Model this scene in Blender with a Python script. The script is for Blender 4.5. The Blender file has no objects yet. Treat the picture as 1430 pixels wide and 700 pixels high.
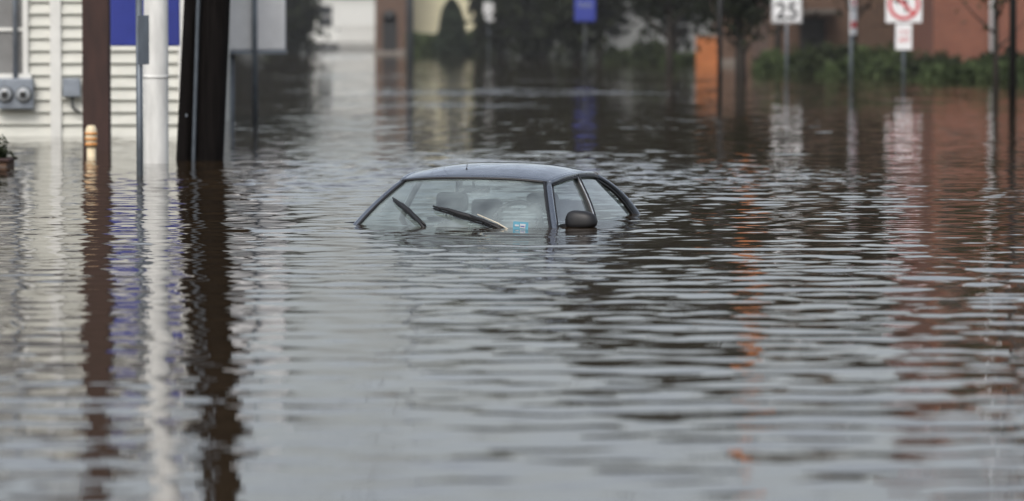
import bpy, bmesh, math, random
import numpy as np
from mathutils import Vector, Matrix
random.seed(4); rng=np.random.default_rng(7)
sc=bpy.context.scene
sc.view_settings.view_transform='Standard'; sc.view_settings.look='None'; sc.view_settings.exposure=0

# ------------------------------------------------------------ materials
def nodemat(name):
    m=bpy.data.materials.new(name); m.use_nodes=True
    nt=m.node_tree; b=nt.nodes['Principled BSDF']; return m,nt,b
def mat(name,col,rough=.6,metal=0,var=.25,scale=6,bump=0.0,coat=0,stretch=(1,1,1),spec=.5):
    m,nt,b=nodemat(name)
    tc=nt.nodes.new('ShaderNodeTexCoord'); mp=nt.nodes.new('ShaderNodeMapping'); mp.inputs['Scale'].default_value=stretch
    n=nt.nodes.new('ShaderNodeTexNoise'); n.inputs['Scale'].default_value=scale; n.inputs['Detail'].default_value=5
    r=nt.nodes.new('ShaderNodeValToRGB')
    r.color_ramp.elements[0].position=.3; r.color_ramp.elements[1].position=.7
    r.color_ramp.elements[0].color=(*[c*(1-var) for c in col],1); r.color_ramp.elements[1].color=(*[min(1,c*(1+var*.6)) for c in col],1)
    nt.links.new(tc.outputs['Object'],mp.inputs[0]); nt.links.new(mp.outputs[0],n.inputs['Vector'])
    nt.links.new(n.outputs['Fac'],r.inputs[0]); nt.links.new(r.outputs[0],b.inputs['Base Color'])
    b.inputs['Roughness'].default_value=rough; b.inputs['Metallic'].default_value=metal
    b.inputs['Coat Weight'].default_value=coat; b.inputs['Coat Roughness'].default_value=.05
    b.inputs['Specular IOR Level'].default_value=spec
    if bump:
        bp=nt.nodes.new('ShaderNodeBump'); bp.inputs['Strength'].default_value=bump; bp.inputs['Distance'].default_value=.02
        nt.links.new(n.outputs['Fac'],bp.inputs['Height']); nt.links.new(bp.outputs[0],b.inputs['Normal'])
    return m
def brickmat(name,c1,c2,mortar):
    m,nt,b=nodemat(name)
    tc=nt.nodes.new('ShaderNodeTexCoord'); sp=nt.nodes.new('ShaderNodeSeparateXYZ'); ad=nt.nodes.new('ShaderNodeMath'); cb=nt.nodes.new('ShaderNodeCombineXYZ')
    nt.links.new(tc.outputs['Object'],sp.inputs[0]); nt.links.new(sp.outputs[0],ad.inputs[0]); nt.links.new(sp.outputs[1],ad.inputs[1])
    nt.links.new(ad.outputs[0],cb.inputs[0]); nt.links.new(sp.outputs[2],cb.inputs[1])
    br=nt.nodes.new('ShaderNodeTexBrick'); br.inputs['Scale'].default_value=1; br.inputs['Brick Width'].default_value=.22; br.inputs['Row Height'].default_value=.075
    br.inputs['Mortar Size'].default_value=.009
    br.inputs['Color1'].default_value=(*c1,1); br.inputs['Color2'].default_value=(*c2,1); br.inputs['Mortar'].default_value=(*mortar,1)
    n=nt.nodes.new('ShaderNodeTexNoise'); n.inputs['Scale'].default_value=.8; n.inputs['Detail'].default_value=6
    mx=nt.nodes.new('ShaderNodeMix'); mx.data_type='RGBA'; mx.blend_type='MULTIPLY'; mx.inputs[0].default_value=.5
    nt.links.new(cb.outputs[0],br.inputs['Vector']); nt.links.new(tc.outputs['Object'],n.inputs['Vector'])
    nt.links.new(br.outputs['Color'],mx.inputs[6]); nt.links.new(n.outputs['Fac'],mx.inputs[7])
    nt.links.new(mx.outputs[2],b.inputs['Base Color']); b.inputs['Roughness'].default_value=.85
    return m
def leafmat(name,c1,c2,scale=1.2):
    m,nt,b=nodemat(name)
    g=nt.nodes.new('ShaderNodeNewGeometry'); n=nt.nodes.new('ShaderNodeTexNoise'); n.inputs['Scale'].default_value=scale; n.inputs['Detail'].default_value=3
    r=nt.nodes.new('ShaderNodeValToRGB'); r.color_ramp.elements[0].position=.35; r.color_ramp.elements[1].position=.65
    r.color_ramp.elements[0].color=(*c1,1); r.color_ramp.elements[1].color=(*c2,1)
    nt.links.new(g.outputs['Position'],n.inputs['Vector']); nt.links.new(n.outputs['Fac'],r.inputs[0]); nt.links.new(r.outputs[0],b.inputs['Base Color'])
    b.inputs['Roughness'].default_value=.75; b.inputs['Specular IOR Level'].default_value=.12
    return m
M={}
M['siding']=mat('painted_siding',(.58,.58,.52),.6,var=.12,scale=3,stretch=(1,1,3))
M['trim']=mat('white_trim',(.68,.68,.64),.5,var=.08)
M['roof']=mat('shingles',(.09,.09,.09),.9,scale=14)
M['winglass']=mat('window_glass',(.03,.033,.036),.15,var=.3,scale=2,spec=.3)
M['blind']=mat('window_blind',(.20,.20,.195),.7,var=.15)
M['metalgrey']=mat('grey_metal',(.25,.28,.32),.4,.4,var=.2)
M['meterglass']=mat('meter_glass',(.35,.37,.38),.1,var=.2)
M['darkmetal']=mat('dark_metal',(.05,.055,.06),.5,.3)
M['postmetal']=mat('galvanised_post',(.13,.15,.17),.45,.5)
M['rust']=mat('rusty_brown',(.038,.016,.012),.7,var=.35,scale=5,stretch=(2,2,.4))
M['whitepole']=mat('white_painted_pole',(.66,.66,.63),.5,var=.22,scale=4,stretch=(2,2,.5),bump=.1)
M['wood']=mat('creosoted_wood',(.009,.0075,.007),.85,var=.5,scale=9,stretch=(4,4,.25),bump=.6,spec=.10)
M['blue']=mat('blue_enamel',(.025,.04,.26),.4,var=.1)
M['signwhite']=mat('sign_white',(.80,.80,.80),.4,var=.06)
M['cream']=mat('cream_plastic',(.72,.60,.40),.4,var=.1)
M['orange']=mat('orange_plastic',(.70,.28,.06),.4,var=.1)
M['red']=mat('sign_red',(.55,.04,.05),.4,var=.08)
M['black']=mat('sign_black',(.012,.012,.012),.5)
M['bark']=mat('bark',(.035,.028,.022),.9,var=.4,scale=10,bump=.4)
M['leaf']=leafmat('leaves_dark',(.007,.009,.005),(.024,.030,.015))
M['leaf2']=leafmat('leaves_mid',(.015,.021,.010),(.052,.066,.031),1.8)
M['hedge']=leafmat('leaves_hedge',(.024,.036,.013),(.080,.108,.046),2.5)
M['conifer']=leafmat('leaves_conifer',(.012,.020,.012),(.035,.050,.03),2.5)
M['core']=mat('inner_shade',(.010,.013,.007),1,spec=0)  # near-black filler, the shade inside foliage put into its colour
M['yellow']=mat('yellow_stucco',(.68,.63,.43),.85,var=.1)
M['brownwall']=brickmat('brown_brick',(.17,.095,.060),(.21,.12,.075),(.15,.11,.09))
M['redbrick']=brickmat('red_brick',(.24,.075,.043),(.29,.10,.056),(.19,.12,.09))
M['orangebrick']=brickmat('orange_brick',(.60,.17,.035),(.70,.23,.05),(.4,.2,.12))
M['greywall']=mat('grey_render',(.42,.43,.42),.85,var=.12)
M['stone']=mat('stone_trim',(.25,.22,.19),.8)
M['ground']=mat('wet_ground',(.07,.065,.05),.8,scale=.5,var=.3)

# ------------------------------------------------------------ mesh helpers
def root(name,loc=(0,0,0),rz=0):
    e=bpy.data.objects.new(name,None); e.location=loc; e.rotation_euler=(0,0,rz); e.empty_display_size=.2
    sc.collection.objects.link(e); return e
def addmesh(name,v,f,m,parent=None,smooth=False,loc=(0,0,0)):
    me=bpy.data.meshes.new(name); me.from_pydata([tuple(p) for p in v],[],[tuple(q) for q in f]); me.update()
    o=bpy.data.objects.new(name,me); sc.collection.objects.link(o); o.location=loc
    if m is not None: me.materials.append(m)
    if smooth: me.polygons.foreach_set('use_smooth',[True]*len(me.polygons))
    if parent: o.parent=parent
    return o
def box(name,x0,x1,y0,y1,z0,z1,m,parent=None,bev=0):
    v=[(x,y,z) for x in(x0,x1) for y in(y0,y1) for z in(z0,z1)]
    f=[(0,1,3,2),(4,6,7,5),(0,4,5,1),(2,3,7,6),(0,2,6,4),(1,5,7,3)]
    o=addmesh(name,v,f,m,parent)
    if bev:
        b=o.modifiers.new('b','BEVEL'); b.width=bev; b.segments=3
    return o
def tube(name,pts,rad,m,parent=None,n=16,flat=1.0,up=(0,0,1),cap=True):
    pts=[Vector(p) for p in pts]
    if not hasattr(rad,'__len__'): rad=[rad]*len(pts)
    v=[];f=[]
    for i,p in enumerate(pts):
        t=(pts[min(i+1,len(pts)-1)]-pts[max(i-1,0)]).normalized()
        u=Vector(up)
        if abs(t.dot(u))>.95: u=Vector((0,1,0))
        a=t.cross(u).normalized(); b=a.cross(t).normalized()
        for k in range(n):
            th=2*math.pi*k/n; v.append(p+a*math.cos(th)*rad[i]+b*math.sin(th)*rad[i]*flat)
    for i in range(len(pts)-1):
        for k in range(n):
            k2=(k+1)%n; f.append((i*n+k,i*n+k2,(i+1)*n+k2,(i+1)*n+k))
    if cap: f.append(tuple(range(n))[::-1]); f.append(tuple((len(pts)-1)*n+k for k in range(n)))
    return addmesh(name,v,f,m,parent,smooth=True)
def surf(name,fn,nu,nv,m,parent=None,solid=0):
    v=[fn(-1+2*i/(nu-1),j/(nv-1)) for j in range(nv) for i in range(nu)]
    f=[(j*nu+i,j*nu+i+1,(j+1)*nu+i+1,(j+1)*nu+i) for j in range(nv-1) for i in range(nu-1)]
    o=addmesh(name,v,f,m,parent,smooth=True)
    if solid:
        s=o.modifiers.new('s','SOLIDIFY'); s.thickness=solid; s.offset=-1
    return o
def text(name,body,size,loc,m,parent):
    c=bpy.data.curves.new(name,'FONT'); c.body=body; c.size=size; c.align_x='CENTER'; c.align_y='CENTER'; c.extrude=.003
    c.materials.append(m); o=bpy.data.objects.new(name,c); sc.collection.objects.link(o); o.location=loc; o.rotation_euler=(math.pi/2,0,0); o.parent=parent
    return o
def disc(name,x,y,z,r,m,parent,r2=None,dep=.01,n=40):
    v=[];f=[]
    ri=r2 or 0.0
    for k in range(n):
        c,s=math.cos(2*math.pi*k/n),math.sin(2*math.pi*k/n)
        for yy in(y,y+dep):
            v.append((x+c*r,yy,z+s*r)); v.append((x+c*ri,yy,z+s*ri))
    for k in range(n):
        a=4*k;b=4*((k+1)%n)
        f+=[(a,b,b+1,a+1),(a+2,a+3,b+3,b+2),(a,a+2,b+2,b)]
        if r2: f.append((a+1,b+1,b+3,a+3))
    return addmesh(name,v,f,m,parent)
def leaves(name,cent,size,m,parent=None,loc=(0,0,0)):
    N=len(cent); a=rng.normal(size=(N,3)); a/=np.linalg.norm(a,axis=1)[:,None]
    b=np.cross(a,rng.normal(size=(N,3))); b/=np.linalg.norm(b,axis=1)[:,None]
    s=(size*(.6+.8*rng.random(N)))[:,None]
    V=np.stack([cent-a*s,cent-b*s*.5,cent+a*s,cent+b*s*.5],1).reshape(-1,3)
    me=bpy.data.meshes.new(name); F=np.arange(4*N).reshape(-1,4)
    me.from_pydata(V.tolist(),[],F.tolist()); me.materials.append(m)
    o=bpy.data.objects.new(name,me); sc.collection.objects.link(o); o.location=loc
    if parent:o.parent=parent
    return o
def blob(cx,cy,cz,rx,ry,rz,n,clumps,spread=.22):
    d=rng.normal(size=(clumps,3)); d/=np.linalg.norm(d,axis=1)[:,None]
    r=(.35+.65*rng.random(clumps)**.6)[:,None]
    C=d*r
    idx=rng.integers(0,clumps,n)
    p=C[idx]+rng.normal(size=(n,3))*spread*(.5+rng.random(clumps)[idx])[:,None]
    return p*np.array([rx,ry,rz])+np.array([cx,cy,cz])
def tree(x,y,h,cr,cz0,n=5000,leaf=.13,m='leaf',name='tree',tr=.16,lean=0):
    e=root(name,(x,y,-.4))
    H=h+.4
    pts=[(0,0,0),(lean*.3,0,H*.25),(lean*.7,.05,H*.5),(lean,0,H*.85)]
    tube('trunk',pts,[tr,tr*.8,tr*.6,tr*.15],M['bark'],e,n=10)
    cz=(cz0+.4+H)/2; rz=(H-cz0-.4)/2
    for k in range(9):
        th=k*2.4+random.random(); z0=H*(.22+.05*k); f=min(1,z0/H)
        sx=lean*f; r=cr*(.6+.3*random.random())
        tube('limb_%d'%k,[(sx,0,z0),(sx+math.cos(th)*r*.4,math.sin(th)*r*.4,z0+r*.35),(sx+math.cos(th)*r*.85,math.sin(th)*r*.85,z0+r*.85)],[tr*.45,tr*.25,tr*.08],M['bark'],e,n=7)
    P=blob(lean,0,cz,cr*.85,cr*.85,rz*.9,n,46)
    leaves('crown',P,leaf,M[m],e)
    return e
def shrub(x,y,rx,ry,h,n=1800,leaf=.06,m='hedge',name='shrub',z0=-.3):
    e=root(name,(x,y,z0)); H=h-z0
    def fn(u,v):
        th=math.pi*u; ph=v*math.pi/2
        k=.86+.05*math.sin(3*th+x)+.04*math.sin(5*th+2*ph)
        return (rx*k*math.cos(th)*math.cos(ph)**.6,ry*k*math.sin(th)*math.cos(ph)**.6,H*.9*math.sin(ph)**.8*k*1.05)
    surf('inner_shade_core',fn,24,8,M['core'],e)  # dark inner shell painted as the shade behind the leaves
    u=rng.random(n)*2*math.pi; w=rng.random(n)
    cph=np.sqrt(1-w**2)**.6
    k=.88+.09*np.sin(3*u+x)+.08*np.sin(7*u+5*w*3)+.06*rng.normal(size=n)
    P=np.stack([rx*k*np.cos(u)*cph,ry*k*np.sin(u)*cph,H*w**.8*k],1)
    leaves('foliage',P,leaf,M[m],e); return e
def hedge(x0,x1,y,dep,h,n=4000,leaf=.09,m='hedge'):
    e=root('hedge',((x0+x1)/2,y,-.3)); L=x1-x0; H=h+.3
    box('inner_shade_core',-L/2+.1,L/2-.1,-dep/2+.1,dep/2-.1,0,H-.12,M['core'],e)  # dark block inside the hedge, stands in for inner shade
    P=np.stack([(rng.random(n)-.5)*L,(rng.random(n)-.5)*dep,rng.random(n)*H],1)
    face=rng.integers(0,3,n); 
    P[face==0,1]=-dep/2+rng.normal(size=(face==0).sum())*.06
    top=face==1; P[top,2]=H+rng.normal(size=top.sum())*.05+.1*np.sin(P[top,0]*2.1)*.6
    leaves('foliage',P,leaf,M[m],e); return e
def window(e,x,z,w,h,y,n,frame='trim',glass='winglass'):
    t=.07
    box('window_%d_glass'%n,x-w/2,x+w/2,y-.02,y+.05,z,z+h,M[glass],e)
    for i,(a,b,c,d) in enumerate([(x-w/2-t,x-w/2,z,z+h),(x+w/2,x+w/2+t,z,z+h),(x-w/2-t,x+w/2+t,z+h,z+h+t),(x-w/2-t-.04,x+w/2+t+.04,z-t,z)]):
        box('window_%d_frame_%d'%(n,i),a,b,y-.06,y+.04,c,d,M[frame],e)
    box('window_%d_rail'%n,x-w/2,x+w/2,y-.045,y-.021,z+h/2-.025,z+h/2+.025,M[frame],e)
def gable(e,x0,x1,y0,y1,z,rise,m,over=.3,axis='x'):
    if axis=='x':
        ym=(y0+y1)/2
        v=[(x0-over,y0-over,z),(x1+over,y0-over,z),(x1+over,y1+over,z),(x0-over,y1+over,z),(x0-over,ym,z+rise),(x1+over,ym,z+rise)]
        f=[(0,1,5,4),(2,3,4,5),(0,4,3),(1,2,5),(0,3,2,1)]
    else:
        xm=(x0+x1)/2
        v=[(x0-over,y0-over,z),(x1+over,y0-over,z),(x1+over,y1+over,z),(x0-over,y1+over,z),(xm,y0-over,z+rise),(xm,y1+over,z+rise)]
        f=[(0,1,4),(1,2,5,4),(2,3,5),(3,0,4,5),(0,3,2,1)]
    addmesh('roof',v,f,m,e)

# ------------------------------------------------------------ ground
gx=[-400,-150,-60,-20,0,20,60,150,400]; gy=[-60,0,60,120,196,204,230,400,900,3000]
gz=[-.9,-.9,-.9,-.7,-.35,.12,.3,.8,2.5,6]
v=[(x*(1 if y<500 else 5),y,z) for y,z in zip(gy,gz) for x in gx]; nx=len(gx)
f=[(j*nx+i,j*nx+i+1,(j+1)*nx+i+1,(j+1)*nx+i) for j in range(len(gy)-1) for i in range(nx-1)]
addmesh('ground',v,f,M['ground'],smooth=True)

# ------------------------------------------------------------ water
def prog(a,b,s0,g):
    out=[];x=a;s=s0
    while x<b: out.append(x); x+=s; s*=g
    out.append(b); return out
xs=np.arange(-9,9.001,.06); xr=np.array(prog(9.1,180,.15,1.25)); xs=np.concatenate([-xr[::-1],xs,xr])
ys=np.concatenate([np.arange(-40,10.6,1.5),np.arange(11,38,.042),np.arange(38,78,.08),np.array(prog(78,206,.12,1.03))])
X,Y=np.meshgrid(xs,ys)
ss=lambda t:np.clip(t,0,1)**2*(3-2*np.clip(t,0,1))
fade=ss((9-np.abs(X))/1.2)*ss((Y-11)/1)*ss((77-Y)/22)
gs=lambda cx,cy,sx,sy:np.exp(-((X-cx)/sx)**2-((Y-cy)/sy)**2)
patch=3.2*gs(-.7,42,2.6,3.0)+2.6*gs(1.8,39,1.3,1.8)+1.5*gs(-2.3,38,1.1,2.2)+4.5*gs(0,87,3.4,4.0)+2.2*gs(-1,73,2.2,2.5)+.8*gs(3,62,3,2)+4.0*gs(-8,172,2.2,12)+1.0*gs(-5,112,3,6)+2.2*gs(2,104,3,3)
patch+=.9*gs(-.3,29.2,1.5,.5)+.7*gs(1.0,30.8,.8,.9)+1.2*gs(.1,35,1.6,1.4)
for _ in range(46):
    patch+= .6*gs(rng.uniform(-9,9),rng.uniform(14,110),rng.uniform(.4,1.6),rng.uniform(.3,1.6))
calm=.74+.26*np.sin(X*.55+Y*.21+1)*np.sin(Y*.37-X*.2)
Z=np.zeros_like(X); K=80
for k in range(K):
    lam=.19*(1.4/.19)**((k+rng.random())/K)
    th=math.pi/2+rng.normal()*.80
    kx,ky=math.cos(th)*2*math.pi/lam,math.sin(th)*2*math.pi/lam
    srms=.0295*math.sqrt(2/K)*(1.35 if lam<.3 else (1.5 if lam<.62 else (.9 if lam<.9 else .5)))
    guard=1.0 if lam>.36 else 1-ss((Y-36)/6)
    Z+=guard*srms/(2*math.pi/lam)*np.sin(kx*X+ky*Y+rng.random()*6.28+ .6*np.sin(X*.7+k)+.5*np.sin(Y*.5+k*2))
near=.78+.22*ss((Y-15)/9)
Z*=fade*calm*(1+.55*np.clip(patch,0,2.2))*near
dc=np.sqrt(((X+.1)/1.15)**2+((Y-30.6)/1.35)**2)
Z+=.0024*np.sin(2*math.pi*dc/.30)*np.exp(-((dc-1.25)/.55)**2)
V=np.stack([X,Y,Z],-1).reshape(-1,3)
ny,nx=X.shape; idx=np.arange(ny*nx).reshape(ny,nx)
F=np.stack([idx[:-1,:-1],idx[:-1,1:],idx[1:,1:],idx[1:,:-1]],-1).reshape(-1,4)
me=bpy.data.meshes.new('water'); me.vertices.add(len(V)); me.vertices.foreach_set('co',V.ravel().astype(np.float32))
me.loops.add(F.size); me.loops.foreach_set('vertex_index',F.ravel().astype(np.int32))
me.polygons.add(len(F)); me.polygons.foreach_set('loop_start',np.arange(0,F.size,4,dtype=np.int32)); me.polygons.foreach_set('loop_total',np.full(len(F),4,dtype=np.int32))
me.update(calc_edges=True); me.validate(); me.polygons.foreach_set('use_smooth',[True]*len(me.polygons))
for nm,arr in(('rough_patch',patch),('distant',1-fade)):
    at=me.attributes.new(nm,'FLOAT','POINT'); at.data.foreach_set('value',arr.ravel().astype(np.float32))
wo=bpy.data.objects.new('water',me); sc.collection.objects.link(wo)
m,nt,b=nodemat('flood_water'); L=nt.links.new
b.inputs['Base Color'].default_value=(.034,.022,.011,1); b.inputs['Roughness'].default_value=.025; b.inputs['IOR'].default_value=1.36
g=nt.nodes.new('ShaderNodeNewGeometry')
def slope(scale,detail):
    mp=nt.nodes.new('ShaderNodeVectorMath'); mp.operation='MULTIPLY'; mp.inputs[1].default_value=scale
    n=nt.nodes.new('ShaderNodeTexNoise'); n.inputs['Scale'].default_value=1; n.inputs['Detail'].default_value=detail; n.inputs['Roughness'].default_value=.55
    L(g.outputs['Position'],mp.inputs[0]); L(mp.outputs[0],n.inputs['Vector'])
    s=nt.nodes.new('ShaderNodeVectorMath'); s.operation='SUBTRACT'; s.inputs[1].default_value=(.5,.5,.5); L(n.outputs['Color'],s.inputs[0]); return s
sA=slope((4.5,6.5,1),2); sB=slope((1.0,1.8,1),3)
aP=nt.nodes.new('ShaderNodeAttribute'); aP.attribute_name='rough_patch'; aD=nt.nodes.new('ShaderNodeAttribute'); aD.attribute_name='distant'
def mad(inp,mul,add):
    q=nt.nodes.new('ShaderNodeMath'); q.operation='MULTIPLY_ADD'; L(inp,q.inputs[0]); q.inputs[1].default_value=mul; q.inputs[2].default_value=add; return q
ampA=mad(aP.outputs['Fac'],.17,.06)
ampB0=mad(aD.outputs['Fac'],.085,.014); pm=mad(aP.outputs['Fac'],1.9,1.0)
ampB=nt.nodes.new('ShaderNodeMath'); ampB.operation='MULTIPLY'; L(ampB0.outputs[0],ampB.inputs[0]); L(pm.outputs[0],ampB.inputs[1])
def scl(a,f):
    q=nt.nodes.new('ShaderNodeVectorMath'); q.operation='SCALE'; L(a.outputs[0],q.inputs[0]); L(f.outputs[0],q.inputs['Scale']); return q
vA=scl(sA,ampA); vB=scl(sB,ampB)
s1=nt.nodes.new('ShaderNodeVectorMath'); L(vA.outputs[0],s1.inputs[0]); L(vB.outputs[0],s1.inputs[1])
fl=nt.nodes.new('ShaderNodeVectorMath'); fl.operation='MULTIPLY'; fl.inputs[1].default_value=(1,1,0); L(s1.outputs[0],fl.inputs[0])
s2=nt.nodes.new('ShaderNodeVectorMath'); L(fl.outputs[0],s2.inputs[0]); L(g.outputs['Normal'],s2.inputs[1])
nn=nt.nodes.new('ShaderNodeVectorMath'); nn.operation='NORMALIZE'; L(s2.outputs[0],nn.inputs[0]); L(nn.outputs[0],b.inputs['Normal'])
me.materials.append(m)

# ------------------------------------------------------------ left: sided house
e=root('sided_house',(0,53.3,0))
x0,x1,dp,eh=-13,-4.25,9,3.3
box('wall_core',x0+.05,x1-.05,.05,dp,-.9,eh,M['siding'],e)
v=[];f=[];bh=.16;z=-.8;k=0
while z<eh:
    for xx in(x0,x1): v+= [(xx,-.02,z),(xx,.035,z+bh),(xx,.035,z)]
    i=6*k; f+=[(i,i+3,i+4,i+1),(i+2,i+5,i+3,i)]; z+=bh;k+=1
addmesh('clapboards',v,f,M['siding'],e)
box('corner_board',x1-.1,x1+.03,-.06,.06,-.8,eh,M['trim'],e)
box('joint_board',-6.02,-5.88,-.05,.03,-.8,eh,M['trim'],e)
box('downpipe',-5.5,-5.43,-.1,-.03,-.8,eh,M['trim'],e)
box('fascia',x0-.3,x1+.3,-.33,-.29,eh-.15,eh+.02,M['trim'],e)
gable(e,x0,x1,0,dp,eh+.03,1.6,M['roof'])
window(e,-6.85,.82,.95,1.15,0,0,glass='blind'); window(e,-9.4,.82,.95,1.15,0,1)
box('meter_box',-6.70,-6.23,-.17,-.03,.36,.76,M['metalgrey'],e,bev=.015)
for i,xx in enumerate((-6.59,-6.35)):
    tube('meter_%d'%i,[(xx,-.16,.55),(xx,-.23,.55),(xx,-.27,.55)],[.095,.095,.075],M['meterglass'],e,n=24)
    tube('meter_ring_%d'%i,[(xx,-.165,.55),(xx,-.19,.55)],.108,M['darkmetal'],e,n=24)
    disc('meter_dial_%d'%i,xx,-.28,.55,.045,M['black'],e)
tube('conduit',[(-6.47,-.09,.76),(-6.47,-.09,3.2)],.03,M['metalgrey'],e,n=10)
box('junction_box',-5.85,-5.62,-.14,-.03,.52,.76,M['metalgrey'],e,bev=.01)
tube('junction_conduit',[(-5.73,-.08,.52),(-5.73,-.08,.38),(-5.62,-.08,.30)],.018,M['darkmetal'],e,n=8)

e=root('brown_post',(-4.83,47.5,0)); box('shaft',-.155,.155,-.12,.12,-1,4.4,M['rust'],e,bev=.01); box('cap',-.2,.2,-.17,.17,4.4,4.5,M['rust'],e)
e=root('utility_marker_post',(-4.66,45.2,0))
tube('post',[(0,0,-1),(0,0,.2)],[.05,.05],M['cream'],e); tube('head',[(0,0,.1),(0,0,.2),(0,0,.30),(0,0,.35)],[.055,.065,.065,.04],M['cream'],e)
for i,zz in enumerate((.13,.19,.25)): tube('band_%d'%i,[(0,0,zz),(0,0,zz+.022)],.071,M['orange'],e)
e=root('parking_sign',(-3.64,39.9,0)); tube('post',[(0,0,-1),(0,0,1.75)],.033,M['postmetal'],e,n=10)
p=root('plate_mount',(0,0,0)); p.parent=e; p.rotation_euler=(0,0,math.radians(76)); box('plate',-.17,.17,-.045,-.036,1.08,1.56,M['metalgrey'],p,bev=.003)
e=root('white_pole',(-3.77,43.2,0)); tube('shaft',[(0,0,-1),(0,0,0),(.01,0,2),(.02,0,6.2)],[.137,.135,.128,.11],M['whitepole'],e,n=28)
tube('cap',[(.02,0,6.2),(.02,0,6.28)],[.13,.12],M['whitepole'],e)
for i,zz in enumerate((.9,2.6)): tube('strap_%d'%i,[(.004,0,zz),(.004,0,zz+.03)],.1365,M['whitepole'],e,n=28)
e=root('utility_pole',(-3.29,44.2,0))
tube('shaft',[(-.04,0,-1),(0,0,0),(.085,0,1.73),(.40,0,9)],[.17,.165,.16,.12],M['wood'],e,n=24)
tube('stub_pole',[(-.30,.05,-1),(-.26,.05,0),(-.17,.05,1.73),(.02,.05,5.2)],[.1,.095,.09,.08],M['wood'],e,n=18)
tube('conduit',[(-.155,-.14,-1),(-.15,-.14,0),(-.09,-.14,1.73),(.1,-.12,5.5)],.022,M['postmetal'],e,n=8)
box('tag',-.24,-.22,-.055,-.048,.47,.50,M['metalgrey'],e)
box('crossarm',-.8,1.6,-.2,-.1,8.3,8.42,M['wood'],e)
tube('transformer',[(.75,-.3,6.6),(.75,-.3,6.65),(.75,-.3,7.5),(.75,-.3,7.6)],[.2,.25,.25,.15],M['metalgrey'],e,n=20)
for i,xx in enumerate((-.7,.1,.85,1.5)):
    tube('insulator_%d'%i,[(xx,-.15,8.42),(xx,-.15,8.55)],[.04,.03],M['signwhite'],e,n=8)
    P=[(xx+ (-.2-xx)*t,-.15+83*t,8.5-6*t*(1-t)*.6) for t in [j/14 for j in range(15)]]
    tube('wire_%d'%i,P,.012,M['black'],e,n=5)
for i in range(2):
    P=[(.3+11*t,-.2-6*t,7.8-.4*i-2.2*t*(1-t)+.3*t) for t in [j/14 for j in range(15)]]
    tube('service_wire_%d'%i,P,.012,M['black'],e,n=5)
e=root('utility_pole',(9.6,36.5,0)); tube('shaft',[(0,0,-1),(1.7,1.5,9)],[.15,.12],M['wood'],e)
e=root('blue_sign',(-4.45,49.6,0)); box('panel',-.42,.42,-.04,.04,1.2,2.25,M['blue'],e,bev=.02)
tube('post',[(0,.09,-1),(0,.09,2.2)],.04,M['signwhite'],e); box('stripe',-.38,.38,-.047,-.042,1.9,1.94,M['signwhite'],e)
e=root('white_sign_cabinet',(-3.95,63.3,0)); box('cabinet',-.44,.44,-.12,.12,1.06,3.5,M['signwhite'],e,bev=.02)
box('frame_bottom',-.46,.46,-.13,.13,1.0,1.058,M['metalgrey'],e)
tube('post_1',[(-.40,0,-1),(-.40,0,1.0)],.045,M['postmetal'],e); tube('post_2',[(-.02,-.2,-1),(-.02,-.2,3.4)],.04,M['postmetal'],e)
shrub(-5.46,42.5,.25,.25,.32,900,.03,'leaf','potted_shrub')
e=root('brick_planter',(-5.52,42.5,0)); box('rim',-.33,.3,-.33,.33,-.8,.05,M['brownwall'],e,bev=.02); box('coping',-.36,.33,-.36,.36,.051,.08,M['rust'],e,bev=.01)

# ------------------------------------------------------------ far background
def building(name,x0,x1,y,dp,h,wall,wins=(),roof='flat',rise=2,frame='trim'):
    e=root(name,(0,y,0)); box('walls',x0,x1,0,dp,-.9,h,M[wall],e)
    box('plinth',x0-.05,x1+.05,-.06,-.003,-.9,.2,M['stone'],e)
    if roof=='flat':
        box('cornice',x0-.15,x1+.15,-.18,-.003,h-.35,h-.05,M['stone'],e); box('parapet',x0-.08,x1+.08,-.1,dp,h+.003,h+.25,M['stone'],e)
    elif roof=='gx': gable(e,x0,x1,0,dp,h+.003,rise,M['roof'])
    else: gable(e,x0,x1,0,dp,h+.003,rise,M['roof'],axis='y')
    for i,(wx,wz,ww,wh) in enumerate(wins): window(e,wx,wz,ww,wh,0,i,frame)
    return e
building('yellow_house',-4.7,-.7,191,8,4.8,'yellow',[(-4.0,3.2,.7,1.1),(-2.6,3.2,.7,1.1),(-1.4,3.2,.7,1.1)],'gx',1.5)
e=building('brown_house',-6.3,-4.9,188,8,5.6,'brownwall',[(-5.6,3.1,.6,1.2)],'gy',1.6,frame='stone')
box('door_arch',-5.95,-5.3,-.08,.03,-.2,1.7,M['black'],e); tube('arch_top',[(-5.62,-.08,1.7),(-5.62,.03,1.7)],.325,M['black'],e,n=20)
for i in range(3): box('step_%d'%i,-6.1,-5.1,-1.0+.3*i,-.09,-.3+.15*i,-.15+.15*i,M['stone'],e)
building('white_house',-11.5,-7.0,232,8,3.0,'trim',[(-10.6,1.2,.8,1.2)],'gx',1.2)
e=root('white_fence',(0,190,0))
for i in range(14): box('picket_%d'%i,-8.0+i*.13,-7.95+i*.13,0,.03,-.4,1.35,M['trim'],e)
for i,zz in enumerate((.35,1.1)): box('rail_%d'%i,-8.1,-6.2,.031,.07,zz,zz+.08,M['trim'],e)
building('grey_house',3.6,8.2,168,8,3.0,'greywall',[(4.2,.9,.6,.9),(6.9,.9,.6,.9)],'gx',1.8,frame='greywall')
e=root('orange_brick_wall',(0,141,0)); box('wall',6.35,7.15,0,.3,-.8,.98,M['orangebrick'],e); box('coping',6.3,7.2,-.05,.35,.981,1.06,M['stone'],e)
e=building('brown_house',7.3,10.2,143,7,4.0,'brownwall',[],'gx',1.6,frame='stone')
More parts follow.
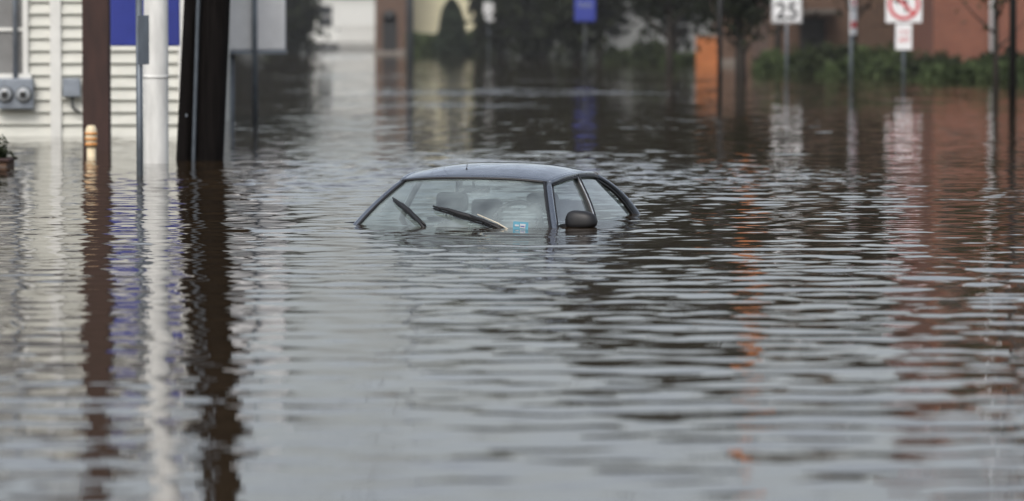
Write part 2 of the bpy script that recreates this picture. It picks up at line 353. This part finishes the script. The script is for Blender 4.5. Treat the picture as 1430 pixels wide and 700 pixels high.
box('added_stack_base',8.0,8.62,-.65,-.07,-.8,7.2,M['brownwall'],e); box('added_orange_stack',8.0,8.62,-.65,-.07,7.203,12.2,M['orangebrick'],e); box('added_stack_cap',7.92,8.7,-.73,.0,12.21,12.4,M['stone'],e)  # stack invented above the frame to send an orange streak into the water
e=building('brown_brick_building',8.3,13.2,132,10,8.6,'brownwall',[(x,z,.9,1.5) for z in(3.2,6.2) for x in(9.2,10.7,12.2)],'flat',frame='stone')
box('entrance_canopy',9.0,10.4,-1.2,-.07,1.75,1.9,M['stone'],e); box('door',9.3,10.1,-.07,-.02,-.6,1.6,M['black'],e)
e=building('red_brick_building',11.75,24,114,12,10.2,'redbrick',[(x,z,1.0,1.7) for z in(4.0,7.2) for x in(12.5,14.6,16.8,19,21,23)],'flat',frame='stone')
tube('downspout',[(13.35,-.12,-.5),(13.35,-.12,9.7)],.055,M['signwhite'],e,n=10)
box('band_course',11.7,24.05,-.1,-.062,2.4,2.6,M['stone'],e)
building('brick_house',-40,-15,150,10,6,'redbrick',[(x,z,1,1.5) for z in(1,3.6) for x in range(-38,-16,3)],'gx',2.5)

hedge(-4.8,-.6,186,1.4,.85,3500,.12,'hedge')
e=root('conifer_tree',(-2.7,183.5,-.3)); tube('trunk',[(0,0,0),(0,0,2.4)],[.1,.03],M['bark'],e,n=8)
n=3500; w=rng.random(n); th=rng.random(n)*6.28; r=.78*np.minimum(1,np.sqrt((1-w)*1.25))*(.75+.3*rng.random(n))*(1+.12*np.sin(th*4+w*9))
leaves('foliage',np.stack([r*np.cos(th),r*np.sin(th),w*2.75+.05],1),.09,M['conifer'],e)
surf('inner_shade_core',lambda u,v:(.6*math.sqrt(max(0,1-v))*math.cos(math.pi*u),.6*math.sqrt(max(0,1-v))*math.sin(math.pi*u),2.6*v),16,8,M['core'],e)  # dark cone filler, painted shade within the conifer
for (x,y,h,cr,c0,n) in [(-12.8,182,5.6,2.3,.1,6000),(-10.0,184,5.4,1.7,.0,6500),(-15.5,180,6,2.6,.2,5000)]: tree(x,y,h,cr,c0,n,.2)
for (x,y,h,cr,c0,n,mm) in [(-.5,176,6.5,1.3,.1,5500,'leaf'),(1.2,166,10.5,2.1,.1,9000,'leaf'),(3.4,158,12,2.5,1.7,10000,'leaf'),(6.2,156,12,2.7,1.6,10000,'leaf'),(9.4,154,12.5,2.6,2.2,9000,'leaf'),
    (2.4,150,4.5,1.3,.5,3600,'leaf'),(12.2,165,12.5,2.6,2.5,6000,'leaf'),(4.8,170,11,2.6,1.6,8000,'leaf'),(8.2,172,12,2.6,1.6,8000,'leaf'),
    (-3.2,206,12.0,2.6,5.6,3600,'leaf2'),(-.6,203,13.5,2.4,5.0,6000,'leaf2'),(-13.5,200,12.5,3.0,4.0,5000,'leaf')]:
    tree(x,y,h,cr,c0,n,.22,mm)
tree(5.95,106,4.0,1.15,1.2,4800,.10,'leaf',tr=.17,lean=-.1)
tree(4.7,122,4.6,1.4,1.6,4200,.12,'leaf',tr=.12)
tree(8.2,126,7.5,1.5,2.6,5500,.13,'leaf',tr=.12)
tree(10.3,123,8.2,1.6,2.4,5500,.13,'leaf',tr=.12)
tree(9.95,84,5.6,1.4,2.0,2600,.09,'leaf2',tr=.07)
P=[];
for x in np.arange(-120,121,4.0):
    if -13<x<-4: hh=2.6; k=420
    else: hh=8+5*rng.random(); k=750
    P.append(blob(x,262+8*rng.random(),hh*.45,3.2,2,hh*.55,k,16))
leaves('distant_tree_line',np.concatenate(P),.5,M['leaf2'])
for (x,y,rx,h,mm) in [(4.9,146,.75,.85,'leaf2'),(6.1,143,.95,.42,'hedge'),(3.9,150,.6,.5,'leaf2')]: shrub(x,y,rx,.8,h,1500,.09,mm)
for (x,y,rx,h,mm) in [(8.0,121,1.0,.65,'hedge'),(9.3,119,1.2,.85,'leaf2'),(10.7,118,1.1,.8,'hedge'),(9.9,113,1.4,.45,'hedge'),(11.5,113,1.2,.62,'leaf2'),
   (11.3,104,1.0,.42,'hedge'),(12.6,103,1.3,.52,'hedge'),(14.1,103,1.2,.45,'hedge'),(13.3,108,1.6,.72,'leaf2'),(15.9,104,1.3,.6,'hedge')]: shrub(x,y,rx,.8,h,2400,.075,mm)

# ------------------------------------------------------------ signs and poles far
e=root('street_pole',(-3.16,127,0)); tube('shaft',[(0,0,-1),(0,0,9)],[.1,.08],M['postmetal'],e); box('arm',-.6,.6,-.05,.05,8.2,8.3,M['wood'],e)
e=root('blue_sign',(2.04,114,0)); box('panel',-.3,.3,-.05,.05,1.48,2.3,M['blue'],e,bev=.06); tube('post',[(0,.08,-1),(0,.08,2.2)],.03,M['darkmetal'],e); text('lettering','INN',.22,(0,-.056,1.95),M['metalgrey'],e)
e=root('small_street_sign',(-.97,170,0)); box('plate',-.22,.22,-.03,-.02,1.5,2.3,M['signwhite'],e); tube('post',[(0,0,-1),(0,0,2.3)],.035,M['postmetal'],e)
e=root('iron_post',(4.83,95,0)); tube('shaft',[(0,0,-1),(0,0,4.2)],[.06,.05],M['black'],e); tube('finial',[(0,0,4.2),(0,0,4.3),(0,0,4.45)],[.09,.1,.02],M['black'],e)
e=root('speed_limit_sign',(7.02,104.5,0)); box('plate',-.385,.385,-.05,-.035,1.46,2.42,M['signwhite'],e,bev=.01)
for i,(a,b_,c,d) in enumerate([(-.365,.365,1.485,1.505),(-.365,.365,2.375,2.395),(-.365,-.345,1.506,2.374),(.345,.365,1.506,2.374)]): box('border_%d'%i,a,b_,-.056,-.051,c,d,M['black'],e)
o=text('number','25',.60,(0,-.056,1.75),M['black'],e); o.data.offset=.012; text('legend','SPEED\nLIMIT',.16,(0,-.056,2.20),M['black'],e); tube('post',[(0,0,-1),(0,0,2.4)],.035,M['postmetal'],e)
e=root('street_name_sign',(7.63,92,0)); tube('post',[(0,0,-1),(0,0,2.4)],.035,M['postmetal'],e)
p=root('plate_mount'); p.parent=e; p.rotation_euler=(0,0,math.radians(66))
box('plate',-.22,.22,-.06,-.045,1.2,1.75,M['signwhite'],p); box('stripe',-.2,.2,-.066,-.061,1.35,1.5,M['red'],p); box('upper_plate',-.22,.22,-.06,-.045,1.78,2.3,M['signwhite'],p); disc('ring',0,-.068,2.0,.16,M['red'],p,.11)
e=root('no_turn_sign',(9.1,95,0)); box('plate',-.42,.42,-.05,-.035,1.47,2.32,M['signwhite'],e,bev=.02)
disc('ring',0,-.062,1.9,.37,M['red'],e,.29)
a=box('slash',-.32,.32,-.068,-.063,-.035,.035,M['red'],e); a.location=(0,0,1.9); a.rotation_euler=(0,math.radians(45),0)
box('arrow_stem',.02,.08,-.060,-.055,1.72,1.95,M['black'],e); box('arrow_bar',-.12,.079,-.060,-.055,1.951,2.01,M['black'],e)
addmesh('arrow_head',[(-.25,-.06,1.98),(-.121,-.06,2.07),(-.121,-.06,1.89)],[(0,2,1)],M['black'],e)
box('lower_plate',-.19,.19,-.05,-.035,.84,1.44,M['signwhite'],e,bev=.01); text('lower_text','7-9\nAM',.17,(0,-.056,1.15),M['red'],e)
tube('post',[(0,0,-1),(0,0,2.3)],.035,M['postmetal'],e)
e=root('dark_street_pole',(9.68,79,0)); tube('shaft',[(0,0,-1),(0,0,7.5)],[.075,.06],M['black'],e)

# ------------------------------------------------------------ car
car=root('submerged_car',(-.42,29.93,0),math.radians(-18))
m,nt,b=nodemat('car_paint'); b.inputs['Base Color'].default_value=(.13,.152,.185,1); b.inputs['Metallic'].default_value=.65; b.inputs['Roughness'].default_value=.28
b.inputs['Coat Weight'].default_value=1; b.inputs['Coat Roughness'].default_value=.04
tc=nt.nodes.new('ShaderNodeTexCoord'); n=nt.nodes.new('ShaderNodeTexNoise'); n.inputs['Scale'].default_value=7; n.inputs['Detail'].default_value=6
r=nt.nodes.new('ShaderNodeMapRange'); r.inputs[1].default_value=.35; r.inputs[2].default_value=.65; r.inputs[3].default_value=.16; r.inputs[4].default_value=.48
nt.links.new(tc.outputs['Object'],n.inputs['Vector']); nt.links.new(n.outputs['Fac'],r.inputs[0]); nt.links.new(r.outputs[0],b.inputs['Roughness']); PAINT=m
RUB=mat('rubber_trim',(.010,.010,.011),.5,var=.2); CHR=mat('bright_trim',(.35,.37,.40),.3,.7,var=.1); INT=mat('seat_fabric',(.05,.053,.057),.9,var=.2,scale=30)
def glass(name,tint,fog_sheen,base):
    m=bpy.data.materials.new(name); m.use_nodes=True; nt=m.node_tree; nt.nodes.clear(); L=nt.links.new
    out=nt.nodes.new('ShaderNodeOutputMaterial'); tr=nt.nodes.new('ShaderNodeBsdfTransparent'); tr.inputs[0].default_value=(*tint,1)
    gl=nt.nodes.new('ShaderNodeBsdfGlossy'); gl.inputs['Roughness'].default_value=.02
    df=nt.nodes.new('ShaderNodeBsdfDiffuse'); df.inputs[0].default_value=(.58,.69,.68,1)  # fog film, its pale teal also imitates a reflection on the glass
    tl=nt.nodes.new('ShaderNodeBsdfTranslucent'); tl.inputs[0].default_value=(.62,.73,.72,1)
    fog_sheen_mix=nt.nodes.new('ShaderNodeMixShader'); L(df.outputs[0],fog_sheen_mix.inputs[1]); L(tl.outputs[0],fog_sheen_mix.inputs[2]); fog_sheen_mix.inputs[0].default_value=.4
    tc=nt.nodes.new('ShaderNodeTexCoord'); n=nt.nodes.new('ShaderNodeTexNoise'); n.inputs['Scale'].default_value=3.0; n.inputs['Detail'].default_value=7; L(tc.outputs['Object'],n.inputs['Vector'])
    mr=nt.nodes.new('ShaderNodeMapRange'); mr.inputs[1].default_value=.32; mr.inputs[2].default_value=.68; mr.inputs[3].default_value=fog_sheen*.3; mr.inputs[4].default_value=fog_sheen*1.7; L(n.outputs['Fac'],mr.inputs[0])
    m1=nt.nodes.new('ShaderNodeMixShader'); L(mr.outputs[0],m1.inputs[0]); L(tr.outputs[0],m1.inputs[1]); L(fog_sheen_mix.outputs[0],m1.inputs[2])
    lw=nt.nodes.new('ShaderNodeLayerWeight'); lw.inputs[0].default_value=.5
    pw=nt.nodes.new('ShaderNodeMath'); pw.operation='POWER'; pw.inputs[1].default_value=4; L(lw.outputs['Facing'],pw.inputs[0])
    ma=nt.nodes.new('ShaderNodeMath'); ma.operation='MULTIPLY_ADD'; ma.inputs[1].default_value=.97-base; ma.inputs[2].default_value=base; L(pw.outputs[0],ma.inputs[0])
    m2=nt.nodes.new('ShaderNodeMixShader'); L(ma.outputs[0],m2.inputs[0]); L(m1.outputs[0],m2.inputs[1]); L(gl.outputs[0],m2.inputs[2]); L(m2.outputs[0],out.inputs[0]); return m
GL=glass('windscreen_glass',(.88,.94,.93),.31,.19); GS=glass('side_glass',(.84,.90,.88),.14,.13)
def interp(tab,t):
    tab=np.array(tab); return [float(np.interp(t,tab[:,0],tab[:,i])) for i in range(1,tab.shape[1])]
_r=np.array([(.468,.582,.312),(.6,.600,.334),(.8,.611,.352),(1.05,.613,.360),(1.3,.606,.358),(1.55,.588,.346),(1.745,.562,.326)])
pa=np.polyfit(_r[:,0],_r[:,1],4); pz=np.polyfit(_r[:,0],_r[:,2],4)
def railp(bb): return float(np.polyval(pa,bb)),float(np.polyval(pz,bb))
def roof(u,v):
    bb=.468+v*(1.745-.468); a,z=railp(bb)
    bow=-.075*(1-u*u)*(1-v)**2+.07*(1-u*u)*v*v
    crown=.070*(1-abs(u)**2.8)*(.30+.70*math.sin(math.pi*min(1,.04+v*.94))**.8)
    return (u*a,bb+bow,z+crown)
surf('roof_panel',roof,33,25,PAINT,car,.02)
def wbase(u): return Vector((.815*u,-.11-.13*(1-u*u),-.09))
def wtop(u): p=roof(u,0); return Vector((p[0]*.985,p[1],p[2]-.010))
def wind(u,v):
    p=wbase(u).lerp(wtop(u),v); bulge=.028*math.sin(math.pi*v); return (p.x,p.y-bulge*.6,p.z+bulge*.7)
surf('windscreen',wind,29,15,GL,car)
def rbase(u): return Vector((.77*u,2.27+.10*(1-u*u),-.09))
def rtop(u): p=roof(u,1); return Vector((p[0]*.985,p[1],p[2]-.010))
def rear(u,v):
    p=rtop(u).lerp(rbase(u),v); bl=.045*math.sin(math.pi*v); return (p.x,p.y+bl,p.z+bl)
surf('rear_window',rear,25,13,GS,car)
for s,sd in((1,'left'),(-1,'right')):
    A=[(s*x*1.0,y,z) for x,y,z in [wind(1,t/10) for t in range(11)]]
    tube('a_pillar_'+sd,A,[.024]*11,PAINT,car,n=12,flat=.8)
    R=[(s*(railp(t)[0]-.004),t,railp(t)[1]-.010) for t in np.linspace(.46,1.75,20)]
    tube('roof_rail_'+sd,R,.019,PAINT,car,n=12)
    C=[(s*x,y,z) for x,y,z in [rear(1,t/10) for t in range(11)]]
    tube('c_pillar_'+sd,C,[.020,.022,.024,.026,.028,.031,.034,.038,.042,.046,.05],PAINT,car,n=12,flat=.8)
    tube('gasket_'+sd,[(s*(x-.030),y-.012,z+.010) for x,y,z in [wind(1,t/10) for t in range(11)]],.010,RUB,car,n=8)
    def side(u,v,s=s):
        t=(u+1)/2
        top_b=.50+t*(1.72-.50); a,z=railp(top_b); bot_b=-.06+t*(2.17+.06)
        P0=Vector((a-.01,top_b,z-.02)); P1=Vector((.815-.04*t,bot_b,-.09)); p=P0.lerp(P1,v); bl=.02*math.sin(math.pi*v); return (s*(p.x-.008+bl),p.y,p.z)
    surf('side_glass_'+sd,side,24,10,GS,car)
    tube('window_trim_'+sd,[(s*(railp(t)[0]+.008),t,railp(t)[1]-.032) for t in np.linspace(.5,1.72,14)],.010,RUB,car,n=8)
    Bp=[(s*(.606+(.795-.606)*t+.02*math.sin(math.pi*t)),1.05-.075*t,.335-.42*t) for t in [j/6 for j in range(7)]]
    tube('b_pillar_'+sd,Bp,.023,RUB,car,n=10,flat=1.2,up=(1,0,0))
    tube('b_pillar_edge_'+sd,[(x+s*.018,y-.020,z) for x,y,z in Bp],.005,CHR,car,n=6)
    tube('door_frame_'+sd,[(s*(abs(x)+.012),y+.05,z-.02) for x,y,z in A],.011,RUB,car,n=6)
    tube('rear_door_frame_'+sd,[(s*(abs(x)+.004),y-.06,z-.02) for x,y,z in C],.011,RUB,car,n=6)
def mirror(s,sd,cx,cy,cz):
    def mir(u,v):
        th=math.pi*u; ph=(v-.5)*math.pi; c=abs(math.cos(ph))**.6
        x=.120*c*math.copysign(abs(math.cos(th))**.75,math.cos(th)); y=.075*c*math.copysign(abs(math.sin(th))**.9,math.sin(th))
        z=(.085 if ph>0 else .05)*math.copysign(abs(math.sin(ph))**.85,math.sin(ph))
        return (s*(cx+x),cy+y,cz+z*(1-.12*x/.12))
    surf('door_mirror_'+sd,mir,32,20,RUB,car)
    tube('mirror_stalk_'+sd,[(s*.77,cy+.02,cz-.05),(s*.88,cy+.01,cz-.02)],[.035,.025],RUB,car,n=10)
mirror(1,'left',.925,.15,.034)
mirror(-1,'right',.90,.22,-.078)
tube('header_trim',[ (x,y-.006,z-.006) for x,y,z in [roof(u,0) for u in np.linspace(-1,1,21)]],.010,RUB,car,n=8)
tube('rear_header_trim',[ (x,y+.008,z-.004) for x,y,z in [roof(u,1) for u in np.linspace(-1,1,21)]],.009,RUB,car,n=8)
tube('antenna_base',[(-.12,.62,.37),(-.12,.63,.40)],[.012,.006],RUB,car,n=8); tube('antenna',[(-.12,.63,.395),(-.14,.70,.43)],.003,RUB,car,n=5)
secs=[(-1.25,.62,-.38),(-1.15,.74,-.30),(-.9,.80,-.22),(-.5,.83,-.17),(-.15,.85,-.12),(.3,.865,-.10),(1.2,.87,-.10),(2.1,.86,-.10),(2.4,.83,-.12),(2.75,.80,-.15),(2.95,.74,-.22),(3.02,.66,-.4)]
def body(u,v):
    t=v*(len(secs)-1); tab=[(i,*s) for i,s in enumerate(secs)]; bb,w,zt=interp(tab,t)
    z=zt-.03*abs(u) if abs(u)<.55 else zt-.0165-(abs(u)-.55)/.45*.62
    x=w*u/.55 if abs(u)<.55 else math.copysign(w*(1+.04*math.sin((abs(u)-.55)/.45*math.pi)),u)
    return (x,bb,z)
bo=surf('body_shell',body,41,45,PAINT,car)
bm=bmesh.new(); bm.from_mesh(bo.data)
dl=[f_ for f_ in bm.faces if 0.0<f_.calc_center_median().y<2.1 and abs(f_.calc_center_median().x)<.72 and f_.calc_center_median().z>-.2]
bmesh.ops.delete(bm,geom=dl,context='FACES'); bm.to_mesh(bo.data); bm.free()
for i,(a,bb) in enumerate([(.76,-.65),(-.76,-.65),(.76,2.25),(-.76,2.25)]):
    tube('wheel_%d'%i,[(a-.1,bb,-.62),(a-.08,bb,-.62),(a+.08,bb,-.62),(a+.1,bb,-.62)],[.27,.31,.31,.27],RUB,car,n=28)
for i,(a,bb,zt) in enumerate([(.36,1.0,.205),(-.36,1.0,.205),(.34,1.78,.12),(-.34,1.78,.12)]):
    box('headrest_%d'%i,a-.125,a+.125,bb-.05,bb+.05,zt-.15,zt,INT,car,bev=.04)
    box('seatback_%d'%i,a-.23,a+.23,bb-.07,bb+.07,-.6,zt-.19,INT,car,bev=.06)
    for k in(-.05,.05): tube('headrest_rod_%d_%d'%(i,k>0),[(a+k,bb,zt-.2),(a+k,bb,zt-.13)],.007,CHR,car,n=6)
box('interior_mirror',-.12,.12,.44,.47,.225,.28,RUB,car,bev=.012); tube('interior_mirror_stem',[(0,.45,.26),(0,.42,.32)],.01,RUB,car,n=6)
ring=[(.36+.19*math.cos(t),.36+.09*math.sin(t),-.005+.165*math.sin(t)) for t in np.linspace(0,2*math.pi,33)]
tube('steering_wheel',ring,.019,RUB,car,n=8); box('steering_hub',.29,.43,.34,.40,-.10,.02,RUB,car,bev=.02)
surf('dashboard',lambda u,v:(u*.74,.02+v*.33-.12*(1-u*u),-.06-.05*v+(.085*math.exp(-((u*.74-.36)/.17)**2)*math.sin(math.pi*v))),21,8,RUB,car)
box('rear_shelf',-.6,.6,1.9,2.2,-.14,-.10,INT,car)
for i,a in enumerate((-.3,.3)): box('sun_visor_%d'%i,a-.2,a+.2,.50,.64,.310,.325,INT,car,bev=.005)
def onw(a,z):
    vb=min((abs(wind(a/.7,t/80)[2]-z),t/80) for t in range(81))[1]; u=a/wind(1,vb)[0]; return Vector(wind(u,vb))
def wiper(nm,p0,p1,pivot):
    P=[onw(p0[0]+(p1[0]-p0[0])*t,p0[1]+(p1[1]-p0[1])*t)+Vector((0,-.008,.012)) for t in [j/10 for j in range(11)]]
    tube(nm+'_rubber',P,[.008]*11,RUB,car,n=6)
    Q=[p+Vector((0,-.012,.018+.010*math.sin(math.pi*j/10))) for j,p in enumerate(P)]
    tube(nm+'_blade',Q,[.007,.010,.013,.016,.018,.018,.017,.015,.013,.010,.007],RUB,car,n=8)
    for j in(1,3,5,7,9): tube(nm+'_claw_%d'%j,[P[j],Q[j]],.008,RUB,car,n=6)
    mid=Q[5]; pv=Vector(pivot); md=(mid+pv)/2+Vector((0,-.02,.012))
    tube(nm+'_arm',[mid+Vector((0,-.006,.008)),md,pv],[.006,.009,.012],RUB,car,n=8)
    return mid,md,pv
wiper('wiper_passenger',(-.535,.165),(-.17,-.02),(-.10,-.28,-.05))
mid,md,pv=wiper('wiper_driver',(-.17,.115),(.44,-.035),(.53,-.235,-.045))
tube('wiper_driver_arm_glint',[mid+Vector((.08,-.02,.012)),md+Vector((.06,-.012,.008)),pv+Vector((0,-.012,.02))],.005,mat('painted_arm_glint',(.55,.5,.4),.4),car,n=6)  # pale strip over the dark arm, a highlight put into the colour
e=root('paper_notice'); e.parent=car
cy=mat('cyan_paper',(.07,.25,.34),.6,var=.15,scale=30); lb=mat('printed_label',(.40,.42,.44),.6,var=.3,scale=60)
box('sheet',-.055,.055,-.002,.002,-.03,.055,cy,e); box('label',-.005,.035,-.006,-.003,.008,.04,lb,e); box('label_text',.002,.028,-.009,-.007,.018,.024,M['blue'],e); box('label_line',-.042,-.014,-.006,-.003,.02,.032,lb,e)
e.location=(.575,-.215,-.005); e.rotation_euler=(math.radians(-12),math.radians(4),math.radians(12))

# ------------------------------------------------------------ thin mist over the far street
mm=bpy.data.materials.new('thin_mist'); mm.use_nodes=True; nt=mm.node_tree; nt.nodes.clear()
out=nt.nodes.new('ShaderNodeOutputMaterial'); vs=nt.nodes.new('ShaderNodeVolumeScatter'); vs.inputs['Density'].default_value=.0008; vs.inputs['Anisotropy'].default_value=.2
nt.links.new(vs.outputs[0],out.inputs['Volume'])
box('mist',-60,60,70,300,-.6,30,mm)

# ------------------------------------------------------------ light
w=bpy.data.worlds.new('World'); sc.world=w; w.use_nodes=True; nt=w.node_tree; bg=nt.nodes['Background']
sk=nt.nodes.new('ShaderNodeTexSky'); sk.sky_type='NISHITA'; sk.sun_disc=False; EL,AZ=48,200
sk.sun_elevation=math.radians(EL); sk.sun_rotation=math.radians(AZ); sk.air_density=1.0; sk.dust_density=4.0; sk.ozone_density=1.5
hs=nt.nodes.new('ShaderNodeHueSaturation'); hs.inputs['Saturation'].default_value=.48; hs.inputs['Value'].default_value=1.36
nt.links.new(sk.outputs[0],hs.inputs['Color']); nt.links.new(hs.outputs[0],bg.inputs[0]); bg.inputs[1].default_value=.15
sl=bpy.data.lights.new('sun','SUN'); sl.energy=.8; sl.angle=math.radians(14); sl.color=(1,.97,.92)
so=bpy.data.objects.new('sun',sl); sc.collection.objects.link(so)
d=Vector((math.sin(math.radians(AZ))*math.cos(math.radians(EL)),math.cos(math.radians(AZ))*math.cos(math.radians(EL)),math.sin(math.radians(EL))))
so.rotation_euler=d.to_track_quat('Z','Y').to_euler()

# ------------------------------------------------------------ camera
c=bpy.data.cameras.new('camera'); co=bpy.data.objects.new('camera',c); sc.collection.objects.link(co); sc.camera=co
co.location=(0,0,1.5); c.sensor_width=36; c.lens=143.5; co.rotation_euler=(math.radians(90-3.213),0,0); c.clip_end=6000
c.dof.use_dof=True; c.dof.focus_distance=30; c.dof.aperture_fstop=2.0
